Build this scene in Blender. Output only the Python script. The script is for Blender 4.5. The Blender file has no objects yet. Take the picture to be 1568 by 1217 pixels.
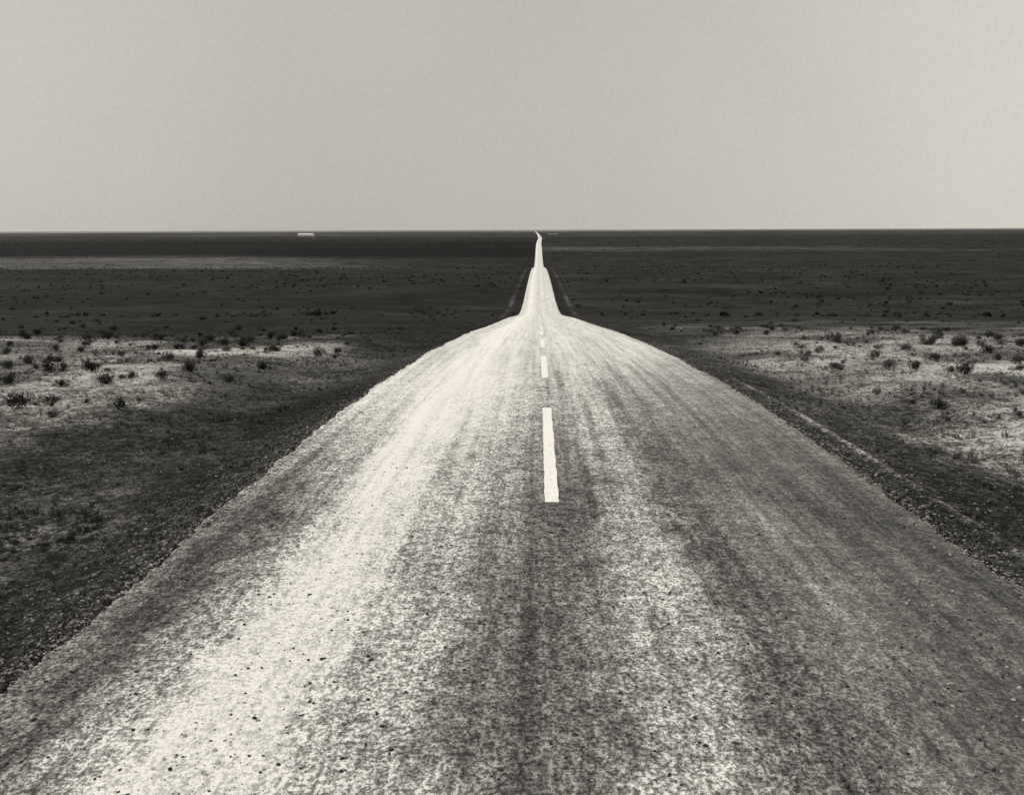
import bpy, math, numpy as np
from mathutils import Vector, Matrix
rng=np.random.default_rng(7)
sc=bpy.context.scene
sc.view_settings.view_transform='Standard'; sc.view_settings.look='None'; sc.view_settings.exposure=0
F=1500.0; TH=math.atan(256.5/F); C=math.cos(TH); S=math.sin(TH)
# ---------------- helpers ----------------
def hash2(i,j,s):
    i=i.astype(np.int64); j=j.astype(np.int64)
    h=(i*374761393+j*668265263+s*1442695041)&0xffffffff
    h=((h^(h>>13))*1274126177)&0xffffffff
    h=(h^(h>>16))&0xffffffff
    return h/4294967295.0
def vn(x,y,s=0):
    x=np.asarray(x,float);y=np.asarray(y,float)
    x,y=np.broadcast_arrays(x,y)
    i=np.floor(x);j=np.floor(y);u=x-i;v=y-j
    u=u*u*(3-2*u);v=v*v*(3-2*v)
    a=hash2(i,j,s);b=hash2(i+1,j,s);c=hash2(i,j+1,s);d=hash2(i+1,j+1,s)
    return (a*(1-u)+b*u)*(1-v)+(c*(1-u)+d*u)*v
def fbm(x,y,s=0,o=4):
    r=0;a=.5;t=0
    for k in range(o):
        r=r+a*vn(x*2**k,y*2**k,s+k*17);t+=a;a*=.5
    return r/t
def ss(a,b,x):
    t=np.clip((np.asarray(x,float)-a)/(b-a),0,1);return t*t*(3-2*t)
# ---------------- road long profile (drop below camera) ----------------
P=[(3,3.08),(6.8,3.12),(9.8,3.19),(14.5,3.27),(18.5,3.37),(25,3.66),(31,3.98),(40,4.58),(51,5.38),(72,7.05),(120,10.75),(160,14.05),(185,15.9),(215,17.2),(240,17.7),(293,17.9),(400,18.7),(520,20.9),(700,27),(857,31.5),(1000,30.5),(1333,23),(2000,19),(3000,17.3),(5000,16),(9000,16),(90000,16)]
pd=[0.0];ph=[3.06]
for D,hh in P:
    h=hh*C; pd.append((D-h*S)/C); ph.append(h)
pd=np.array(pd);ph=np.array(ph)
def pchip_slopes(x,y):
    h=np.diff(x);dl=np.diff(y)/h;m=np.zeros_like(y)
    for k in range(1,len(x)-1):
        if dl[k-1]*dl[k]>0:
            w1=2*h[k]+h[k-1];w2=h[k]+2*h[k-1]
            m[k]=(w1+w2)/(w1/dl[k-1]+w2/dl[k])
    m[0]=dl[0];m[-1]=dl[-1];return m
pm=pchip_slopes(pd,ph)
def prof(d):
    d=np.clip(np.asarray(d,float),0,pd[-1]-1)
    k=np.clip(np.searchsorted(pd,d)-1,0,len(pd)-2)
    h=pd[k+1]-pd[k];t=(d-pd[k])/h
    return -((2*t**3-3*t**2+1)*ph[k]+(t**3-2*t**2+t)*h*pm[k]+(-2*t**3+3*t**2)*ph[k+1]+(t**3-t**2)*h*pm[k+1])
def cx(d):
    return np.interp(d,[0,1500,2200,3500,5000,8000,90000],[0,0,3.2,-1,-9,-24,-24])
RL,RR=-3.72,4.32
SX=[-60,-20,-9,-6.5,-5,-4.1,-3.6,4.2,4.45,4.72,4.9,5.15,7,9,20,60]
SV=[-.25,-.2,-.22,-.50,-.42,-.18,0,0,-.10,-.12,-.09,-.16,-.38,-.22,-.15,-.15]
def ground(x,d):
    d=np.asarray(d,float)
    xr=x-cx(d)
    z=prof(d)+np.interp(xr,SX,SV)
    off=np.maximum(RL-xr,xr-RR)
    inside=ss(0.15,-0.15,off)
    z=z-inside*(0.06+0.0004*d)
    o=ss(1.5,14,off)
    z=z+o*(fbm(x/9,d/9,3)-.5)*.75
    z=z+ss(.1,1.2,off)*(fbm(x/.6,d/.6,5,3)-.5)*.10
    z=z+ss(20,200,off)*ss(60,400,d)*(fbm(x/260,d/180,9)-.5)*3.0
    z=z+ss(4500,7500,d)*(fbm(x/900,d/1500,19)-.45)*14.0*ss(100,900,off)
    return z
def mesh_obj(name,V,Fc,mat=None,smooth=True,attr=None):
    me=bpy.data.meshes.new(name)
    V=np.asarray(V,np.float32);Fc=np.asarray(Fc,np.int32)
    n=Fc.shape[1]
    me.vertices.add(len(V));me.vertices.foreach_set('co',V.ravel())
    me.loops.add(Fc.size);me.loops.foreach_set('vertex_index',Fc.ravel())
    me.polygons.add(len(Fc))
    me.polygons.foreach_set('loop_start',np.arange(len(Fc),dtype=np.int32)*n)
    me.polygons.foreach_set('loop_total',np.full(len(Fc),n,np.int32))
    me.polygons.foreach_set('use_smooth',np.full(len(Fc),smooth))
    if attr is not None:
        a=me.attributes.new('tone','FLOAT','POINT');a.data.foreach_set('value',np.asarray(attr,np.float32))
    me.update(calc_edges=True)
    ob=bpy.data.objects.new(name,me);sc.collection.objects.link(ob)
    if mat:me.materials.append(mat)
    return ob
def gridfaces(nr,nc):
    i=np.arange(nr-1)[:,None]*nc+np.arange(nc-1)[None,:]
    i=i.ravel();return np.stack([i,i+1,i+nc+1,i+nc],1)
TINT=(1.0,.972,.925)
class NT:
    def __init__(s,name):
        s.m=bpy.data.materials.new(name);s.m.use_nodes=True;s.t=s.m.node_tree;s.n=s.t.nodes;s.l=s.t.links
        s.b=s.n['Principled BSDF'];s.b.inputs['Roughness'].default_value=.95
        s.b.inputs['Specular IOR Level'].default_value=.06
        s.pos=s.n.new('ShaderNodeNewGeometry').outputs['Position']
    def set(s,i,v):
        if isinstance(v,bpy.types.NodeSocket): s.l.new(v,i)
        else: i.default_value=v
    def ma(s,op,a,b=0.0,c=0.0):
        n=s.n.new('ShaderNodeMath');n.operation=op
        s.set(n.inputs[0],a);s.set(n.inputs[1],b);s.set(n.inputs[2],c);return n.outputs[0]
    def noise(s,sx,sy,sz=1.0,detail=4,rough=.55,seed=0.0):
        m=s.n.new('ShaderNodeMapping');s.l.new(s.pos,m.inputs[0]);m.inputs['Scale'].default_value=(sx,sy,sz);m.inputs['Location'].default_value=(seed,seed*1.7,seed)
        n=s.n.new('ShaderNodeTexNoise');s.l.new(m.outputs[0],n.inputs['Vector']);n.inputs['Scale'].default_value=1
        n.inputs['Detail'].default_value=detail;n.inputs['Roughness'].default_value=rough;return n.outputs[0]
    def mr(s,v,a,b,c=0.0,d=1.0,smooth=True):
        n=s.n.new('ShaderNodeMapRange');n.interpolation_type='SMOOTHSTEP' if smooth else 'LINEAR'
        s.set(n.inputs[0],v);n.inputs[1].default_value=a;n.inputs[2].default_value=b;s.set(n.inputs[3],c);s.set(n.inputs[4],d);return n.outputs[0]
    def mix(s,f,a,b):
        n=s.n.new('ShaderNodeMix');n.data_type='FLOAT';s.set(n.inputs[0],f);s.set(n.inputs[2],a);s.set(n.inputs[3],b);return n.outputs[0]
    def attr(s):
        n=s.n.new('ShaderNodeAttribute');n.attribute_name='tone';return n.outputs['Fac']
    def out(s,v,tint=TINT):
        n=s.n.new('ShaderNodeVectorMath');n.operation='SCALE';n.inputs[0].default_value=tint;s.set(n.inputs['Scale'],v)
        s.l.new(n.outputs[0],s.b.inputs['Base Color'])
    def bump(s,h,st,dist):
        n=s.n.new('ShaderNodeBump');n.inputs['Strength'].default_value=st;n.inputs['Distance'].default_value=dist
        s.l.new(h,n.inputs['Height']);s.l.new(n.outputs[0],s.b.inputs['Normal'])
def ramp(t,v,pts,lo,hi):
    n=t.n.new('ShaderNodeFloatCurve');c=n.mapping.curves[0]
    q=[((x-lo)/(hi-lo),y) for x,y in pts]
    c.points[0].location=q[0];c.points[1].location=q[-1]
    for p in q[1:-1]:c.points.new(*p)
    n.mapping.update()
    t.l.new(t.mr(v,lo,hi,smooth=False),n.inputs['Value']);return n.outputs[0]
# ---------------- materials ----------------
t=NT('road_gravel')
sep=t.n.new('ShaderNodeSeparateXYZ');t.l.new(t.pos,sep.inputs[0]);X,Y=sep.outputs[0],sep.outputs[1]
w=t.noise(.9,.12,detail=3,seed=3)
w2=t.noise(4,1.6,detail=6,rough=.7,seed=8)
w3=t.noise(.9,.35,detail=5,rough=.65,seed=31)
xd=t.ma('ADD',X,t.ma('MULTIPLY',t.ma('SUBTRACT',w,.5),.55))
xd=t.ma('ADD',xd,t.ma('MULTIPLY',t.ma('SUBTRACT',w2,.5),1.0))
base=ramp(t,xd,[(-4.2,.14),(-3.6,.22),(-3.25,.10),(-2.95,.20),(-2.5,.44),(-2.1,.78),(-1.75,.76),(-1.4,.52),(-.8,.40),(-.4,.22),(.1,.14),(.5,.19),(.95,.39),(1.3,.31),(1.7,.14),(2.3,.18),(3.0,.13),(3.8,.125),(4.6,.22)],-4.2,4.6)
w3f=t.mr(w3,.35,.65,.72,1.28,False)
base=t.mix(t.mr(base,.4,.7,1.0,.25),base,t.ma('MULTIPLY',base,w3f))
far=t.mix(t.mr(X,1.2,-1.4),t.mr(Y,11,36),t.mr(Y,9,21))
base=t.mix(far,base,t.ma('ADD',.62,t.ma('MULTIPLY',base,.40)))
med=t.noise(2.6,2.4,detail=6,rough=.7,seed=5)
blob=t.noise(13,9,detail=3,rough=.6,seed=15)
fine=t.noise(34,25,detail=4,rough=.7,seed=1)
vf=t.noise(85,70,detail=2,rough=.7,seed=2)
streak=t.noise(6.0,.10,detail=5,rough=.65,seed=12)
k=t.mr(fine,.43,.58,.45,1.65)
k=t.ma('MULTIPLY',k,t.mr(blob,.38,.62,.60,1.40))
k=t.ma('MULTIPLY',k,t.mr(med,.35,.65,.68,1.32,False))
k=t.ma('MULTIPLY',k,t.mr(vf,.35,.65,.65,1.35,False))
soft=t.mr(base,.45,.95,1.0,.28)
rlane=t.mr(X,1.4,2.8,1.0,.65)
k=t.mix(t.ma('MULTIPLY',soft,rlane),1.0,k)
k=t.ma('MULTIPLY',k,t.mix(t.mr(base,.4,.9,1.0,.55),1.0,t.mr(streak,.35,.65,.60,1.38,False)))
pk=t.mr(t.noise(7,5,detail=3,rough=.6,seed=21),.27,.34,.35,1.0)
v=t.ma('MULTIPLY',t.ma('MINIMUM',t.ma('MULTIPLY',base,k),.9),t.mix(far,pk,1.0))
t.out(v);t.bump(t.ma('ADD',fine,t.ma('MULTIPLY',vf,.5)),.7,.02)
M_road=t.m
t=NT('prairie_ground')
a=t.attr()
n1=t.noise(1.1,1.3,detail=6,rough=.65,seed=4);n2=t.noise(7,6,detail=5,rough=.75,seed=6);n3=t.noise(.012,.05,detail=6,rough=.7,seed=9);n4=t.noise(.12,.2,detail=6,rough=.7,seed=2)
n5=t.noise(26,22,detail=3,rough=.7,seed=11);n6=t.noise(.035,.028,detail=7,rough=.75,seed=14)
k=t.mr(n1,.3,.7,.5,1.6,False)
k=t.ma('MULTIPLY',k,t.mr(n2,.40,.62,.35,1.8))
k=t.ma('MULTIPLY',k,t.mr(n5,.42,.66,.5,2.4))
k=t.ma('MULTIPLY',k,t.mr(n3,.3,.7,.55,1.5,False))
k=t.ma('MULTIPLY',k,t.mr(n4,.35,.65,.5,1.6,False))
k=t.ma('MULTIPLY',k,t.mr(n6,.38,.66,.5,1.9,False))
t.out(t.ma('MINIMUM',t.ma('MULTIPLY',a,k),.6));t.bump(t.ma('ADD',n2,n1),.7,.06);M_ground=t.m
def tonemat(name,sc_=30):
    t=NT(name);t.out(t.ma('MULTIPLY',t.attr(),t.mr(t.noise(sc_,sc_,sc_,detail=2),.3,.7,.7,1.3,False)));return t.m
M_grass=tonemat('dry_grass');M_sage=tonemat('sagebrush_leaf');M_stone=tonemat('stone')
t=NT('road_paint');n=t.noise(14,10,detail=5,rough=.75,seed=3);n_=t.noise(60,50,detail=3,rough=.75,seed=5)
t.out(t.ma('MULTIPLY',t.mr(n,.3,.48,.66,.88,False),t.mr(n_,.3,.42,.55,1.0)));M_paint=t.m
# ---------------- ground ----------------
rows=np.concatenate([[-60,-20,-8,-3,0,1.5],np.geomspace(2.5,80000,820)])
inn=np.arange(-15,15.01,.25)
inn=np.unique(np.concatenate([inn,[4.35,4.45,4.6,4.72,4.82,4.9,4.98,5.1,-3.85,-4.1]]))
gx=15*np.exp(np.linspace(0,math.log(80000/15),190))[1:]
cols=np.concatenate([-gx[::-1],inn,gx])
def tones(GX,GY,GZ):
    xr=GX-cx(GY);off=np.maximum(RL-xr,xr-RR);D=GY*C-GZ*S
    left=xr<0
    near=ss(58,32,D+22*(fbm(GX/7,GY/9,31)-.5))
    nearR=ss(120,38,D+50*(fbm(GX/12,GY/12,33)-.5))
    nb=fbm(GX/3.0,GY/4.0,21)
    lz=.014+.014*nb
    lz=lz+ss(3.6,7.5,off+3*(nb-.5))*(ss(.43,.62,nb)*.22+.035)*ss(12.5,19,D+5*(nb-.5))
    lz=lz+ss(1.0,3,off)*.028*(.5+nb)
    lz=lz+.08*np.exp(-((off-2.3+.5*(fbm(GX*0,GY/3,41)-.5))/.22)**2)*ss(16,9,D)*(vn(GX*0,GY/.7,46)+.2)
    rz=.020+.018*nb
    rz=rz+.14*np.exp(-((off-.58)/.06)**2)*ss(28,18,D)*(fbm(GX*0,GY/.8,44)*1.5)
    rz=rz+ss(1.2,4.5,off)*(ss(.36,.62,nb)*.17+.05)*ss(60,22,D)+ss(3.0,8,off)*.09*ss(.36,.6,nb)
    streak=fbm(GX/900,GY/120,51)
    fl=.0065+.008*fbm(GX/60,GY/40,52)
    wob=1+.25*(fbm(GX/700,GY/400,53)-.5)
    fl=fl+.055*ss(520,640,D*wob)*ss(1100,1000,D*wob)*ss(-60,-380,GX/np.maximum(D,1)*1000)*fbm(GX/150,GY/60,57)*1.7
    fl=np.where(left,fl*(1-.8*ss(1050,1150,D*wob)*ss(1900,1500,D*wob)),fl)
    haze_tone=.13*ss(5500,12000,D)*(.4+1.2*fbm(GX/2500,GY/2500,58))  # horizon haze painted into the ground tone as a paler far band
    fl=fl+.045*ss(1800,3500,D)*ss(.42,.62,streak)+haze_tone
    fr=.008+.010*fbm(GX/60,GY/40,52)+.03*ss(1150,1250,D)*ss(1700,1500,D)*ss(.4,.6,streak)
    fr=fr+.035*ss(1800,3500,D)*ss(.42,.62,streak)+haze_tone
    trk=.04*np.exp(-((off-3.0)/.4)**2)*ss(150,220,D)*ss(900,600,D)*(vn(GX*0,GY/14,61)+.1)
    fl=fl+trk;fr=fr+trk
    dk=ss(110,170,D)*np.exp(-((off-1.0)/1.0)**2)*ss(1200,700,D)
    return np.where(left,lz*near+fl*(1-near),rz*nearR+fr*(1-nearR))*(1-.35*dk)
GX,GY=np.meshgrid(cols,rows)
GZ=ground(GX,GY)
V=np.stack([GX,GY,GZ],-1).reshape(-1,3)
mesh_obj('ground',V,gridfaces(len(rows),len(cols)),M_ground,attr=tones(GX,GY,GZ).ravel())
# ---------------- road ----------------
rrow=np.concatenate([np.arange(-8,2,.5),np.geomspace(2,12000,1500)])
u=np.linspace(0,1,41)
RY=rrow[:,None]*np.ones(41)
wl=(fbm(rrow/2.2,rrow*0,71)-.5)*.18+(fbm(rrow/.16,rrow*0,72)-.5)*.13
wr=(fbm(rrow/2.2,rrow*0,73)-.5)*.18+(fbm(rrow/.16,rrow*0,74)-.5)*.13
L=RL+wl+cx(rrow);R=RR+wr+cx(rrow)
RX=L[:,None]*(1-u)+R[:,None]*u
def rz_(x,y): return prof(y)+.005+np.maximum(y,0)*.00003+(fbm(x/1.5,y/3,75)-.5)*.03*ss(200,60,y)
RZ=rz_(RX,RY)
RZ[:,0]-=.10+.0006*rrow.clip(0);RZ[:,-1]-=.10+.0006*rrow.clip(0)
RX[:,1]=L+.08;RX[:,-2]=R-.08
mesh_obj('road',np.stack([RX,RY,RZ],-1).reshape(-1,3),gridfaces(len(rrow),41),M_road)
# ---------------- painted centre line ----------------
vs=[];fs=[]
D0=11.6;i=0
while D0<150:
    y0=(D0-3.3*S)/C if D0<30 else D0/C-1;y1=y0+7.0
    ys=np.linspace(y0,y1,40);xc=.16
    for e in range(len(ys)):
        for xx in (-.083,.083):
            xx2=xc+xx+.014*(rng.random()-.5)
            vs.append((xx2,ys[e],float(rz_(xx2,ys[e]))+.006))
    o=i*80
    fs+= [(o+2*e,o+2*e+1,o+2*e+3,o+2*e+2) for e in range(39)]
    i+=1;D0+=12.1
mesh_obj('road_centre_line',vs,fs,M_paint)
# ---------------- scatter builder ----------------
def scatter(temps,pos,rot,scl,tone,zs=None):
    VV=[];FF=[];TT=[];o=0
    pick=rng.integers(0,len(temps),len(pos))
    for k,(tv,tf,tt) in enumerate(temps):
        m=pick==k
        if not m.any():continue
        p=pos[m];r=rot[m];s=scl[m];n=len(p)
        c,sn=np.cos(r)[:,None],np.sin(r)[:,None]
        x=tv[:,0][None];y=tv[:,1][None];z=tv[:,2][None]
        zz=z*s[:,None]*(1 if zs is None else zs[m][:,None])
        v=np.stack([(x*c-y*sn)*s[:,None]+p[:,0:1],(x*sn+y*c)*s[:,None]+p[:,1:2],zz+p[:,2:3]],-1)
        VV.append(v.reshape(-1,3))
        FF.append((tf[None]+(np.arange(n)*len(tv))[:,None,None]).reshape(-1,3)+o);o+=n*len(tv)
        TT.append((tone[m][:,None]*tt[None]).ravel())
    return (np.concatenate(VV),np.concatenate(FF),np.concatenate(TT))
def emit(name,parts,mat):
    VV=[];FF=[];TT=[];o=0
    for v,f,tn in parts:
        VV.append(v);FF.append(f+o);TT.append(tn);o+=len(v)
    mesh_obj(name,np.concatenate(VV),np.concatenate(FF),mat,smooth=False,attr=np.concatenate(TT))
def tuft(nb,spread=.5,lean=.6):
    v=[];f=[];tt=[]
    for i in range(nb):
        a=rng.random()*6.283;r=rng.random()**.7*spread*.45
        bx,by=r*math.cos(a),r*math.sin(a);h=.4+.6*rng.random();l=lean*(.3+rng.random())*.6
        a2=a+rng.normal()*.6;w=.018+.022*rng.random();px,py=-math.sin(a2)*w,math.cos(a2)*w
        o=len(v);mx,my=bx+math.cos(a2)*l*.35*h,by+math.sin(a2)*l*.35*h;ex,ey=bx+math.cos(a2)*l*h,by+math.sin(a2)*l*h
        v+=[(bx-px,by-py,-.08),(bx+px,by+py,-.08),(mx-px*.8,my-py*.8,h*.55),(mx+px*.8,my+py*.8,h*.55),(ex,ey,h)]
        f+=[(o,o+1,o+3),(o,o+3,o+2),(o+2,o+3,o+4)]
        q=.7+.6*rng.random();tt+=[q*.6,q*.6,q,q,q*1.3]
    return np.array(v),np.array(f),np.array(tt)
def sage(nl=900,lf=.032):
    v=[];f=[];tt=[]
    lobes=[(rng.normal()*.34,rng.normal()*.34,.32+.34*rng.random(),.26+.22*rng.random()) for _ in range(9)]
    for i in range(nl):
        lx,ly,lz,lr=lobes[rng.integers(9)]
        d=rng.normal(size=3);d/=np.linalg.norm(d);d*=lr*(.35+.65*rng.random()**.5)
        p=np.array([lx,ly,lz])+d
        if p[2]<0.02:p[2]=abs(p[2])*.5+.02
        o=len(v);a=rng.normal(size=3);a/=np.linalg.norm(a);b=rng.normal(size=3);b/=np.linalg.norm(b)
        s=lf*(1+.9*rng.random());a[2]=abs(a[2])+.5
        v+=[tuple(p-b*s*.6),tuple(p+b*s*.6),tuple(p+a*s*1.9)];f.append((o,o+1,o+2))
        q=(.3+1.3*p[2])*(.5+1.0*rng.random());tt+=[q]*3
    for i in range(14):
        a=rng.random()*6.283;r=.5*rng.random();o=len(v)
        v+=[(.02,0,-.1),(-.02,.02,-.1),(math.cos(a)*r,math.sin(a)*r,.6)];f.append((o,o+1,o+2));tt+=[.5]*3
    return np.array(v),np.array(f),np.array(tt)
def pebble():
    from itertools import combinations
    ph_=(1+5**.5)/2;v=[]
    for s1 in(-1,1):
        for s2 in(-1,1):
            v+=[(0,s1,s2*ph_),(s1,s2*ph_,0),(s2*ph_,0,s1)]
    v=np.array(v)/1.9
    f=[c for c in combinations(range(12),3) if all(abs(np.linalg.norm(v[a]-v[b])-2/1.9)<.01 for a,b in combinations(c,2))]
    v=v*(1+.22*rng.normal(size=(12,1)));v=v*np.array([1,.8,.55])
    f=[(a,b,c) if np.dot(np.cross(v[b]-v[a],v[c]-v[a]),v[a])>0 else (a,c,b) for a,b,c in f]
    return v,np.array(f),np.ones(12)
def sample(n,d0,d1,rat=.72,pw=0.0):
    y=np.exp(rng.uniform(math.log(d0),math.log(d1),n)) if pw==0 else d0+(d1-d0)*rng.random(n)**pw
    return rng.uniform(-1,1,n)*(rat*y+3),y
# grass
x1,y1=sample(72000,3,80);x2,y2=sample(26000,8,110,pw=.7)
x=np.concatenate([x1,x2]);y=np.concatenate([y1,y2])
off=np.maximum(RL-x,x-RR);keep=off>.10
nb=fbm(x/3.0,y/4.0,21);cl=fbm(x/1.1,y/1.1,23)
keep&=(rng.random(len(x))<.10+1.2*ss(.45,.62,cl))&(rng.random(len(x))<1-ss(45,105,y)*.8)
x,y,off,nb=x[keep],y[keep],off[keep],nb[keep]
z=ground(x,y);n=len(x);lf=x<0
h=np.where(off<1.8,.020+.03*rng.random(n),.03+.10*rng.random(n)**1.7)*(.8+.4*rng.random(n))*(1-.25*ss(14,7,y))
light=np.where(lf,ss(3.6,7.0,off+3*(nb-.5))*ss(.40,.60,nb)*ss(12,18,y)*ss(54,32,y),ss(1.3,5,off)*ss(.34,.58,nb)*ss(100,36,y))
tone=(.03+.06*rng.random(n)**2)*np.where(off<2,.8,1.5)+light*(.10+.28*rng.random(n))
bright=rng.random(n)<.10;tone=np.where(bright,tone+.16,tone)
emit('grass',[scatter([tuft(22),tuft(26,.8,.9),tuft(18,.6,.6),tuft(24,1.1,1.2)],np.stack([x,y,z],1),rng.random(n)*6.28,h*1.25,tone,zs=.6+.4*rng.random(n))],M_grass)
# sagebrush: scattered separate clumps, thinning out toward the far plain
x,y=sample(3800,9,120,.70,pw=1.15)
off=np.maximum(RL-x,x-RR);cl=fbm(x/4,y/4,25)
keep=(off>np.where(x<0,3.4,2.6)+2.5*rng.random(len(x)))&(rng.random(len(x))<.30+.4*ss(.42,.60,cl))&(rng.random(len(x))<1-.85*ss(32,90,y))
x,y,off=x[keep],y[keep],off[keep];n=len(x);z=ground(x,y)
s=(.09+.22*rng.random(n)**1.7)*(1+ss(4,10,off)*.3)*(1-.35*ss(18,10,y))
tone=np.where(x<0,.040,.065)*(.4+1.3*rng.random(n))
A=scatter([sage(800,.038) for _ in range(7)],np.stack([x,y,z-.03],1),rng.random(n)*6.28,s,tone,zs=.9+.4*rng.random(n))
x,y=sample(17000,130,2400,.65)
off=np.maximum(RL-x,x-RR);cl=fbm(x/40,y/40,26)
keep=(off>3.5)&(rng.random(len(x))<.1+.9*ss(.4,.6,cl))&(rng.random(len(x))<.25+.75*ss(200,420,y))
x,y=x[keep],y[keep];n=len(x);z=ground(x,y)
s=(.3+.6*rng.random(n)**2)*(1+ss(400,2000,y)*1.0)
tone=np.where(rng.random(n)<.5,.055,.010)*(.6+.9*rng.random(n))
B=scatter([sage(45,.14) for _ in range(6)],np.stack([x,y,z-.02],1),rng.random(n)*6.28,s,tone,zs=.6+.4*rng.random(n))
emit('sagebrush',[A,B],M_sage)
# gravel on verges and on the road
x,y=sample(80000,3,40,.6)
ne=44000
xe=np.where(rng.random(ne)<.5,RL-rng.exponential(.25,ne)+.15,RR+rng.exponential(.25,ne)-.15)
ye=np.exp(rng.uniform(math.log(3),math.log(45),ne))
x=np.concatenate([x,xe]);y=np.concatenate([y,ye])
off=np.maximum(RL-x,x-RR);on=off<-.05
keep=np.where(on,rng.random(len(x))<.25,(rng.random(len(x))<np.exp(-off/3.0)))
x,y,off,on=x[keep],y[keep],off[keep],on[keep];n=len(x)
z=np.where(on,rz_(x,y)+.003,np.maximum(ground(x,y),np.where(off<.04,prof(y)-.02,-99)))
s=np.where(on,.005+.014*rng.random(n)**4,.008+.020*rng.random(n)**3)
tone=np.where(on,np.where(rng.random(n)<.5,.04,.4),.02+.35*rng.random(n)**3.5)
emit('gravel',[scatter([pebble() for _ in range(5)],np.stack([x,y,z],1),rng.random(n)*6.28,s,tone)],M_stone)
# ---------------- distant farm sheds ----------------
def shed(name,xc,yc,wd,dp,hh,tw):
    e=bpy.data.objects.new(name,None);sc.collection.objects.link(e)
    z=float(np.min(ground(np.array([xc-wd/2,xc+wd/2,xc]),np.array([yc,yc,yc-dp/2]))))-.3
    e.location=(xc,yc,z)
    def mt(nm,val):
        t=NT(nm);t.out(t.mr(t.noise(.5,.5,.3),.3,.7,val*.85,val,False));return t.m
    mw=mt(name+'_whitewash',tw);mr_=mt(name+'_roofing',tw*.95);md=mt(name+'_timber',.2)
    W=wd/2;Dp=dp/2;eh=hh*.65
    v=[(-W,-Dp,0),(W,-Dp,0),(W,Dp,0),(-W,Dp,0),(-W,-Dp,eh),(W,-Dp,eh),(W,Dp,eh),(-W,Dp,eh),(-W,0,hh),(W,0,hh)]
    me=bpy.data.meshes.new('walls');me.from_pydata(v,[],[(0,1,5,4),(2,3,7,6),(1,2,6,9,5),(3,0,4,8,7)]);me.materials.append(mw)
    o=bpy.data.objects.new('walls',me);o.parent=e;sc.collection.objects.link(o)
    W2=W+.6;D2=Dp+.6;r=.15
    v=[(-W2,-D2,eh-.2),(W2,-D2,eh-.2),(W2,0,hh+r),(-W2,0,hh+r),(W2,D2,eh-.2),(-W2,D2,eh-.2)]
    v+= [(a,b,c+.25) for a,b,c in v]
    me=bpy.data.meshes.new('roof');me.from_pydata(v,[],[(0,1,2,3),(3,2,4,5),(6,7,8,9),(9,8,10,11),(0,1,7,6),(5,4,10,11),(0,3,9,6),(3,5,11,9),(1,2,8,7),(2,4,10,8)]);me.materials.append(mr_)
    o=bpy.data.objects.new('roof',me);o.parent=e;sc.collection.objects.link(o)
    v=[];f=[]
    for cxd,w_,h0,h1 in [(0,3,0,2.6),(-W*.6,1.2,1.4,2.6),(W*.6,1.2,1.4,2.6)]:
        q=len(v);h1=min(h1,eh-.4)
        v+=[(cxd-w_/2,-Dp-.05,h0),(cxd+w_/2,-Dp-.05,h0),(cxd+w_/2,-Dp-.05,h1),(cxd-w_/2,-Dp-.05,h1)];f.append((q,q+1,q+2,q+3))
    me=bpy.data.meshes.new('doors_and_windows');me.from_pydata(v,[],f);me.materials.append(md)
    o=bpy.data.objects.new('doors_and_windows',me);o.parent=e;sc.collection.objects.link(o)
shed('farm_shed',-683,2900,44,18,9,.8)
shed('farm_shed.001',42,3000,30,12,6,.25)
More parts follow.
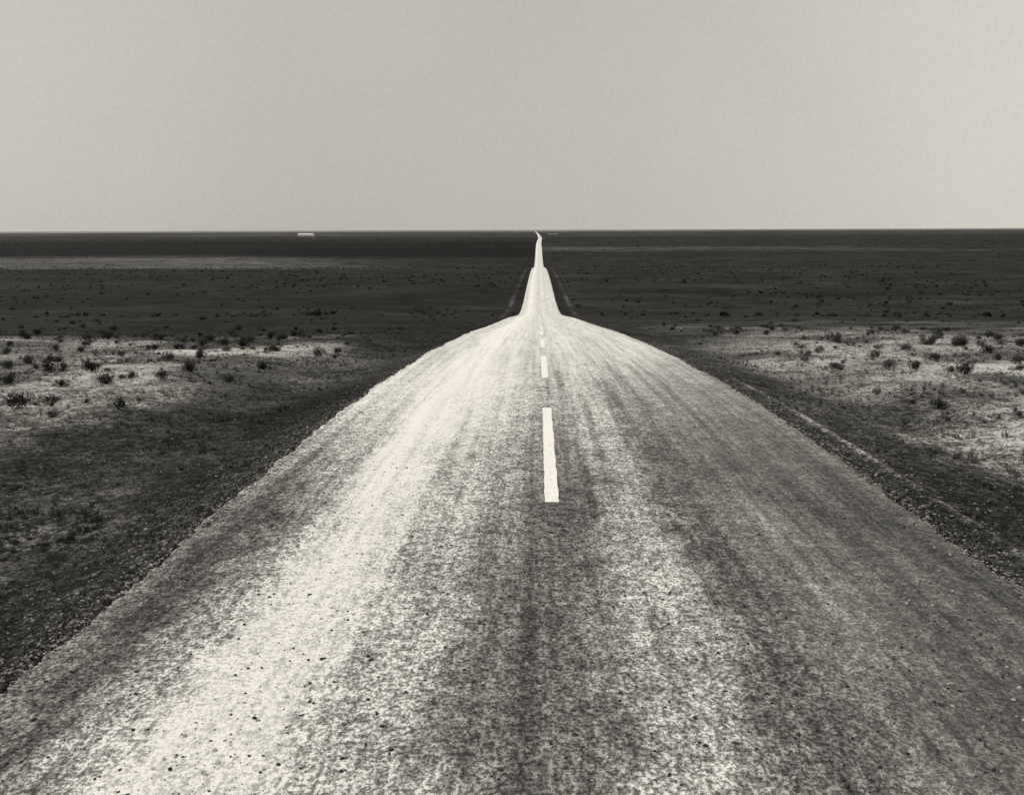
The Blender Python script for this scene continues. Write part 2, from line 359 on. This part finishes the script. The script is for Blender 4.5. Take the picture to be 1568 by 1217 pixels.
# ---------------- sky / light ----------------
EL,AZ=math.radians(42),math.radians(-60)
wd=bpy.data.worlds.new('World');sc.world=wd;wd.use_nodes=True;nt=wd.node_tree;bg=nt.nodes['Background']
sky=nt.nodes.new('ShaderNodeTexSky');sky.sky_type='NISHITA';sky.sun_disc=False;sky.sun_elevation=EL;sky.sun_rotation=AZ;sky.dust_density=3
bw=nt.nodes.new('ShaderNodeRGBToBW');nt.links.new(sky.outputs[0],bw.inputs[0])
tc=nt.nodes.new('ShaderNodeTexCoord')
def wn(sc_,det):
    n=nt.nodes.new('ShaderNodeTexNoise');n.inputs['Scale'].default_value=sc_;n.inputs['Detail'].default_value=det;nt.links.new(tc.outputs['Generated'],n.inputs['Vector']);return n.outputs[0]
def wm(op,a,b):
    n=nt.nodes.new('ShaderNodeMath');n.operation=op
    for i,v in enumerate((a,b)):
        if isinstance(v,bpy.types.NodeSocket):nt.links.new(v,n.inputs[i])
        else:n.inputs[i].default_value=v
    return n.outputs[0]
sx=nt.nodes.new('ShaderNodeSeparateXYZ');nt.links.new(tc.outputs['Generated'],sx.inputs[0]);gx_=sx.outputs[0]
v=wm('ADD',wm('MULTIPLY',wm('MINIMUM',bw.outputs[0],8.0),.08),4.75)
v=wm('MULTIPLY',v,wm('ADD',wm('ADD',wm('MULTIPLY',gx_,.28),1.0),wm('MULTIPLY',wm('MINIMUM',wm('MULTIPLY',gx_,gx_),.3),.75)))
v=wm('MULTIPLY',v,wm('ADD',wm('MULTIPLY',wn(2.2,3),.26),.87))
v=wm('MULTIPLY',v,wm('ADD',wm('MULTIPLY',wn(330,4),.18),.91))
vm=nt.nodes.new('ShaderNodeVectorMath');vm.operation='SCALE';vm.inputs[0].default_value=(1.03,1.0,.90);nt.links.new(v,vm.inputs['Scale'])
nt.links.new(vm.outputs[0],bg.inputs[0]);bg.inputs[1].default_value=.1
sl=bpy.data.lights.new('sun','SUN');sl.energy=2.4;sl.angle=math.radians(8);sl.color=(1,.975,.94)
so=bpy.data.objects.new('sun',sl);sc.collection.objects.link(so)
d=Vector((math.sin(AZ)*math.cos(EL),math.cos(AZ)*math.cos(EL),math.sin(EL)))
so.rotation_euler=d.to_track_quat('Z','Y').to_euler();so.location=d*50
# ---------------- camera ----------------
cam=bpy.data.cameras.new('camera');cam.sensor_width=36;cam.lens=36*F/1568;cam.clip_start=.1;cam.clip_end=200000
co=bpy.data.objects.new('camera',cam);sc.collection.objects.link(co);sc.camera=co
yaw=math.atan(41/F)
co.matrix_world=Matrix.Rotation(yaw,4,'Z')@Matrix.Rotation(math.pi/2-TH,4,'X')@Matrix.Rotation(math.radians(-.2),4,'Z')
